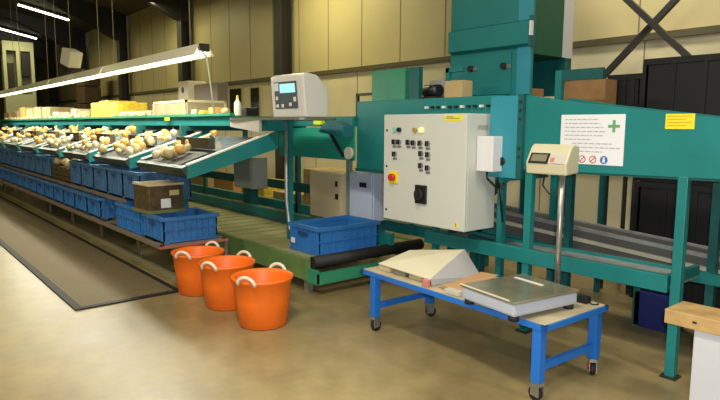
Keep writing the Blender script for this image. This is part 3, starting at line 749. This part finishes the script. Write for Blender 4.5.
for i in range(4): m.box(-1.525,-1.39-(.03 if i%2 else 0),3.620,3.6217,1.568-i*.018,1.571-i*.018)
t.p('text_lines',m,mat('yellow_ink',(.45,.28,.02),.6))

# ------------------------------------------------------------------ background, right
t=T('black_pallet_boxes','stack','box',(0,0,0)); bpy.data.objects.remove(t.o)
def bigbox(x0,x1,y0,y1,z0,z1,label,m=None):
    t=T('black_crate',label,'crate',((x0+x1)/2,(y0+y1)/2,z0),group='stacked black crates by the wall')
    m=m or mat('black_crate_plastic',(.005,.0045,.0045),.6)
    b=MB(); th=.03
    b.box(x0,x1,y0,y1,z0,z0+.04); b.box(x0,x1,y0,y0+th,z0,z1); b.box(x0,x1,y1-th,y1,z0,z1); b.box(x0,x0+th,y0,y1,z0,z1); b.box(x1-th,x1,y0,y1,z0,z1)
    t.p('crate_walls',b,m)
    r=MB(); r.box(x0-.01,x1+.01,y0-.012,y0,z1-.05,z1); r.box(x0-.01,x1+.01,y0-.012,y0,z0,z0+.04)
    for q in range(5):
        xx=x0+(x1-x0)*q/4; r.box(xx-.015,xx+.015,y0-.01,y0,z0+.04,z1-.05)
    t.p('ribbing',r,m); return t
n=0
lev=[(0,.52),(.525,1.04),(1.045,1.56),(1.565,2.08)]
nm=['bottom','second','third','top']
for ci,(x0,x1,c_) in enumerate(((-2.38,-1.42,'left column'),(-1.38,-.42,'right column at the picture edge'))):
    for li,(z0,z1) in enumerate(lev):
        bigbox(x0,x1,5.15,5.85,z0,z1,'black plastic crate, %s one of the stack, %s'%(nm[li],c_))
bigbox(-2.72,-2.42,5.2,5.6,1.36,1.66,'smaller black crate left of the black stack, lower of two') 
bigbox(-2.72,-2.42,5.2,5.6,1.665,1.97,'smaller black crate left of the black stack, upper of two')
t=T('crate_stand','slim steel stand carrying the two smaller black crates','stand',(-2.57,5.4,0))
t.p('stand_top',B(-2.72,-2.42,5.2,5.6,1.33,1.358),darkm)
for xx in (-2.70,-2.44):
    for yy in (5.22,5.58): t.p('leg',B(xx-.015,xx+.015,yy-.015,yy+.015,0,1.33),darkm)
solo('white_tag',B(-2.62,-2.60,5.1,5.14,1.75,1.78),whitep,'tiny white tag','tag') if 0 else None
# cardboard boxes by the tower
t=T('cardboard_box','wide brown cardboard box behind the trough between the tower and the black crates','box',(-3.3,5.35,0))
t.p('carton',B(-3.04,-2.62,4.95,5.15,1.55,1.92),card); t.p('shelf_stand',B(-3.04,-2.62,4.95,5.15,1.51,1.548),tealD); 
for xx in (-3.0,-2.66): t.p('stand_leg',B(xx-.02,xx+.02,5.05,5.09,0,1.51),tealD)
small('cardboard_box',-3.27,4.72,.26,.2,.30,card,'narrow brown cardboard box under the tower opening','box',z=1.55)
solo('box_shelf',MB().box(-3.45,-3.1,4.58,4.86,1.53,1.549),tealD,'thin teal shelf under the narrow cardboard box at the tower','shelf',loc=(-3.27,4.72,1.53))
t=T('guard_gate','teal post with a dark crossbar in front of the cardboard box','frame',(-2.75,4.6,0))
t.p('post',B(-2.86,-2.80,4.55,4.60,0,1.98),teal)
t.p('crossbar',B(-2.80,-2.44,4.56,4.59,1.89,1.98),tealD)

# ------------------------------------------------------------------ blue workbench
t=T('blue_table','low blue steel workbench on castors with a beige top','table',(-2.48,3.05,0),math.radians(-2.0),world=False)
hx,hy,ht=.80,.315,.45
t.p('table_top',B(-hx+.012,hx-.012,-hy+.012,hy-.012,ht-.012,ht),mat('bench_top',(.50,.42,.27),.45,noise=.25,nscale=7))
m=MB(); m.box(-hx,hx,-hy,-hy+.03,ht-.035,ht-.003); m.box(-hx,hx,hy-.03,hy,ht-.035,ht-.003); m.box(-hx,-hx+.03,-hy,hy,ht-.035,ht-.003); m.box(hx-.03,hx,-hy,hy,ht-.035,ht-.003)
t.p('top_frame',m,blueT)
for sx in (-1,1):
    for sy in (-1,1):
        lx=sx*(hx-.06) if sx>0 else -hx+.13; ly=sy*(hy-.035)
        lg=t.p('leg',B(lx-.028,lx+.028,ly-.028,ly+.028,.11,ht-.035),blueT,bevel=.003)
        a=math.radians({(-1,-1):10,(1,-1):80,(1,1):35,(-1,1):-20}[(sx,sy)]); R=Matrix.Translation((lx,ly,0))@Matrix.Rotation(a,4,'Z')
        cs=t.p('castor',MB().box(-.022,.022,-.03,.03,.09,.11,R).box(-.022,-.017,-.03,.03,.03,.09,R).box(.017,.022,-.03,.03,.03,.09,R),steel)
        p0=R@Vector((-.014,.012,.04)); p1=R@Vector((.014,.012,.04))
        t.p('wheel',MB().tube([p0,p1],.04,20),blackr,cs)
        if sx>0 and sy>0:
            t.p('brake',MB().tube([R@Vector((-.03,.012,.055)),R@Vector((-.022,.012,.055))],.022,12),redp,cs,label='red brake pedal')
    lx=(hx-.06) if sx>0 else -hx+.13
    t.p('side_stretcher',B(lx-.015,lx+.015,-hy+.06,hy-.06,.17,.21),blueT)
# platform scale with column
t=T('platform_scale','grey platform scale with a steel weighing plate on the blue workbench','scale',(-2.0,2.90,.451),math.radians(-9),world=False)
t.p('base',B(-.215,.215,-.255,.255,.028,.10,bev=.015),mat('scale_grey',(.42,.45,.52),.45))
t.p('weighing_plate',MB().box(-.222,.222,-.262,.262,.101,.115),mat('plate_steel',(.42,.39,.28),.25,.7,noise=.35,nscale=5),bevel=.004)
t.p('plate_edge',B(-.222,.18,-.266,-.255,.113,.119),mat('plate_edge_cream',(.62,.58,.40),.4))
m=MB(); m.box(-.17,.05,.13,.155,.1152,.118); t.p('glint_strip',m,mat('glint_white',(.72,.72,.66),.4),label='pale painted glint on the plate')  # glint on the steel plate drawn as a thin pale strip
for sx in (-1,1):
    for sy in (-1,1): t.p('foot',MB().tube([(sx*.18,sy*.22,0),(sx*.18,sy*.22,.033)],.03,14),blackr)
t=T('scale_indicator','cream weighing indicator with an LCD on a steel pole behind the platform scale','scale indicator',(-1.95,3.25,.451))
M=Matrix.Translation((-2.03,3.24,0))
t.p('pole',MB().tube([(-1.965,3.25,.47),(-1.965,3.25,1.24)],.017,14),steel)
t.p('pole_base',B(-2.01,-1.92,3.20,3.30,.451,.475),darkm)
tm_=MB(); hx0,hx1=-2.165,-1.885
prof=[(3.165,1.215),(3.155,1.285),(3.205,1.375),(3.235,1.40),(3.30,1.39),(3.30,1.225)]
tm_.prism(prof,hx0,hx1,'X'); hd=t.p('head',tm_,mat('head_cream',(.55,.50,.34),.45),bevel=.01)
def face(x0,x1,u0,u1,out):   # patch on slanted face from (3.155,1.285) to (3.205,1.365)
    d=Vector((0,.05,.08)); nrm=Vector((0,-.08,.05)).normalized(); o=Vector((0,3.155,1.285))
    a=o+d*u0+nrm*out; b=o+d*u1+nrm*out; i0=o+d*u0; i1=o+d*u1
    v=[(x0,a.y,a.z),(x1,a.y,a.z),(x1,b.y,b.z),(x0,b.y,b.z),(x0,i0.y,i0.z),(x1,i0.y,i0.z),(x1,i1.y,i1.z),(x0,i1.y,i1.z)]
    return MB().add(v,[(0,1,2,3),(7,6,5,4),(0,4,5,1),(1,5,6,2),(2,6,7,3),(3,7,4,0)])
bz=t.p('display_bezel',face(hx0+.02,hx0+.155,-.05,.72,.004),blackp,hd)
t.p('display_glass',face(hx0+.035,hx0+.14,.10,.60,.006),mat('lcd_olive',(.20,.19,.12),.25),bz)
t.p('keypad',face(hx0+.165,hx1-.015,.0,.65,.004),mat('keypad_pale',(.50,.46,.40),.5),hd)
t.p('red_key',face(hx0+.17,hx0+.195,.1,.4,.007),mat('key_red',(.55,.16,.12),.5),hd)
t.p('cable',MB().tube([(-2.08,3.24,1.21),(-2.09,3.24,1.14),(-2.04,3.24,1.09),(-2.0,3.25,1.12),(-1.98,3.25,1.03)],.006,6),blackp)
# adapter
t=T('black_adapter','black plug adapter on the workbench right of the scale','adapter',(-1.76,3.27,.451))
t.p('casing',B(-1.83,-1.755,3.235,3.29,.451,.492,bev=.006),blackp)
t.p('cord',MB().tube([(-1.755,3.26,.465),(-1.73,3.25,.456),(-1.705,3.28,.456),(-1.72,3.31,.456)],.004,6),blackp)

# folded cream sheet (wedge shaped hopper cover)
t=T('folded_sheet','cream wedge shaped sheet metal cover lying on the left half of the workbench','cover',(-2.9,3.05,.452))
a=(-3.18,2.84,.50); b_=(-2.62,2.80,.50); c=(-2.72,3.26,.625); e=(-3.22,3.20,.545)
def quad(vs,n):
    n=Vector(n); v=[Vector(x) for x in vs]; w=[x-n for x in v]; k=len(v)
    return MB().add(v+w,[tuple(range(k)),tuple(range(2*k-1,k-1,-1))]+[(i,(i+1)%k,k+(i+1)%k,k+i) for i in range(k)])
t.p('sloping_top',quad([a,b_,c,e],(0,0,.006)),cream)
t.p('side_flap',quad([b_,(-2.62,2.82,.453),(-2.57,3.27,.453),c],(.005,0,0)),mat('flap_grey',(.42,.40,.40),.5),label='grey side flap')
t.p('rear_flap',quad([e,c,(-2.70,3.29,.453),(-3.22,3.25,.453)],(0,.005,0)),cream)
# things under / beside it
for i,(x,mm,l) in enumerate(((-3.12,mat('tan_block',(.5,.40,.25),.6),'tan block under the cream cover, farthest left'),(-2.96,dirtyst,'dull grey block under the cream cover, middle'),(-2.80,MATS['tan_block'],'tan block under the cream cover, right'))):
    solo('small_block',B(x-.06,x+.06,2.84,2.90,.4515,.488,bev=.005),mm,l,'block',loc=(x,2.87,.4515),group='small blocks under the cream cover')
solo('small_red_part',B(-2.66,-2.615,2.765,2.795,.4515,.50,bev=.006),mat('pink_red',(.60,.20,.18),.5),'small pinkish red part at the tip of the cream cover','part',loc=(-2.64,2.78,.4515))
t=T('brown_paper','folded brown paper sheet lying between the cream cover and the scale','paper',(-2.42,3.0,.452))
t.p('lower_sheet',quad([(-2.56,2.82,.457),(-2.27,2.80,.457),(-2.30,3.17,.457),(-2.50,3.20,.457)],(0,0,.005)),card)
t.p('raised_fold',quad([(-2.56,2.85,.460),(-2.33,2.83,.47),(-2.34,3.15,.53),(-2.50,3.18,.515)],(0,0,.004)),mat('paper_tan',(.48,.28,.13),.7))
small('clear_bag',-2.40,2.785,.12,.05,.03,mat('clear_bag',(.5,.46,.38),.3),'small crumpled clear bag at the front edge left of the scale','bag',z=.4515)

# ------------------------------------------------------------------ wood topped stand, bottom right
t=T('wood_topped_stand','white box with a thick pale wood board on top at the bottom right corner','stand',(-.95,3.2,0))
t.p('wood_board',B(-1.30,-.55,3.15,3.40,.47,.545,bev=.006) if 0 else B(-1.29,-.5,3.19,3.42,.473,.55,bev=.006),wood)
t.p('white_box',B(-1.15,-.5,3.22,3.40,0,.472,bev=.006),mat('white_panel',(.60,.60,.64),.5))
t.p('knot',MB().box(-1.15,-1.13,3.187,3.19,.508,.518),darkm)

# ------------------------------------------------------------------ far left background
t=T('far_machine','tall pale machine frame with dark openings at the far end of the hall','machine',(-22.6,4.15,0))
fx=-22.4
t.p('pale_frame',MB().box(fx,fx+.05,3.62,3.72,0,4.2).box(fx,fx+.05,4.42,4.52,0,4.2).box(fx,fx+.05,3.72,4.42,3.9,4.2).box(fx,fx+.05,3.72,4.42,0,2.5).box(fx,fx+.05,4.0,4.12,2.5,3.9),mat('far_pale',(.42,.42,.28),.5))
t.p('pale_back',B(fx-.3,fx-.25,3.62,4.52,0,4.2),mat('far_pale_back',(.22,.21,.13),.6))
t.p('dark_unit',B(fx-.2,fx+.0,4.16,4.4,3.1,3.85),blackp); t.p('dark_unit',B(fx-.2,fx,3.76,3.95,2.6,3.5),blackp); t.p('dark_unit',B(fx-.2,fx,4.14,4.3,2.6,2.85),blackp)
# brown crate stack at the wall
for i in range(6):
    z=i*.55
    solo('brown_stack_crate',B(-21.3,-20.3,5.5,6.0,z,z+.53,bev=.02),mat('stack_brown',(.10,.06,.03),.6,noise=.5,nscale=8),'dark brown crate in the tall stack by the far wall, %s'%['bottom one','second from the bottom','third from the bottom','fourth from the bottom','second from the top','topmost'][i],'crate',loc=(-20.8,5.75,z),group='tall brown crate stack')
for i,(x,z) in enumerate(((-25,2.2),(-26.4,2.35),(-27.8,2.25),(-23.6,2.1))):
    solo('dark_cabinet',B(x-.6,x+.6,5.3,5.9,0,z,bev=.02),mat('dim_dark',(.04,.035,.02),.6),'dark storage cabinet in the dim far corner, %s'%('second from the brown crates','third from the brown crates','farthest from the brown crates','nearest to the brown crates')[i],'cabinet',loc=(x,5.6,0),group='dark cabinets in the far corner')
# stuff behind sorting line, seen through the legs
for i,(x,h,mm,l) in enumerate(((-9.2,.55,yelbox,'yellow crate'),(-10.3,.5,MATS['orangebox'],'orange crate'),(-11.6,.6,cardL,'light cardboard crate'),(-8.1,.42,cardL,'low cardboard crate'),(-7.2,.85,wood,'tall wooden crate'))):
    solo('floor_crate',B(x-.4,x+.4,5.2,5.7,0,h,bev=.01),mm,l+' standing on the floor behind the sorting line','crate',loc=(x,5.45,0),group='crates behind the sorting line')

# ------------------------------------------------------------------ lights
def area(name,loc,rot,sx,sy,pw,col=(1,.93,.74)):
    l=bpy.data.lights.new(name,'AREA'); l.shape='RECTANGLE'; l.size=sx; l.size_y=sy; l.energy=pw; l.color=col
    o=bpy.data.objects.new(name,l); COL.objects.link(o); o.location=loc; o.rotation_euler=rot; return o
for i,(x,y,p) in enumerate(((-1.5,.5,135),(-5,-1.5,108),(-8.5,-1,34),(-13,-1,30),(-18,2.5,60),(-3,5.3,66),(-8.5,5.3,62),(-14.5,5.3,36),(-21,4.0,40),(1.2,3,75))):
    area('hall_fill',(x,y,4.6 if y<4 else 4.4),(0,0,0),1.6,.5,p,(1,.93,.74) if x>-7 else (1,.93,.50))  # unseen area lights added to brighten the hall and its back wall
# light thrown down by the hanging fittings
for k in range(4): area('hanging_lamp_light',(-6.9-3*k,LY,LZ-.03),(0,0,0),2.8,.12,44,(1,.97,.82))
# camera flash
fl=bpy.data.lights.new('camera_flash','AREA'); fl.shape='RECTANGLE'; fl.size=.12; fl.size_y=.08; fl.energy=75; fl.color=(.93,.97,1)
fo=bpy.data.objects.new('camera_flash',fl); COL.objects.link(fo)

w=bpy.data.worlds.new('World'); bpy.context.scene.world=w; w.use_nodes=True
w.node_tree.nodes['Background'].inputs[0].default_value=(1,.9,.65,1); w.node_tree.nodes['Background'].inputs[1].default_value=.05

# ------------------------------------------------------------------ camera
YAW=math.radians(39.9); PITCH=math.radians(7.1); ROLL=math.radians(-.3)
fwd=Vector((-math.cos(YAW)*math.cos(PITCH),math.sin(YAW)*math.cos(PITCH),-math.sin(PITCH)))
right=Vector((math.sin(YAW),math.cos(YAW),0)); up=right.cross(fwd)
r2=right*math.cos(ROLL)-up*math.sin(ROLL); u2=up*math.cos(ROLL)+right*math.sin(ROLL)
cam=bpy.data.cameras.new('Camera'); co=bpy.data.objects.new('Camera',cam); COL.objects.link(co)
M=Matrix((r2,u2,-fwd)).transposed().to_4x4(); M.translation=Vector((0,0,1.5)); co.matrix_world=M
cam.sensor_width=36; cam.lens=590/720*36; cam.clip_end=100
fo.matrix_world=Matrix.Translation(Vector((0,0,1.5))+u2*.06+r2*.04)@M.to_3x3().to_4x4()
sc=bpy.context.scene; sc.camera=co
sc.view_settings.view_transform='Standard'; sc.view_settings.look='None'; sc.view_settings.gamma=1; sc.view_settings.use_curve_mapping=False
sc.view_settings.exposure=.40
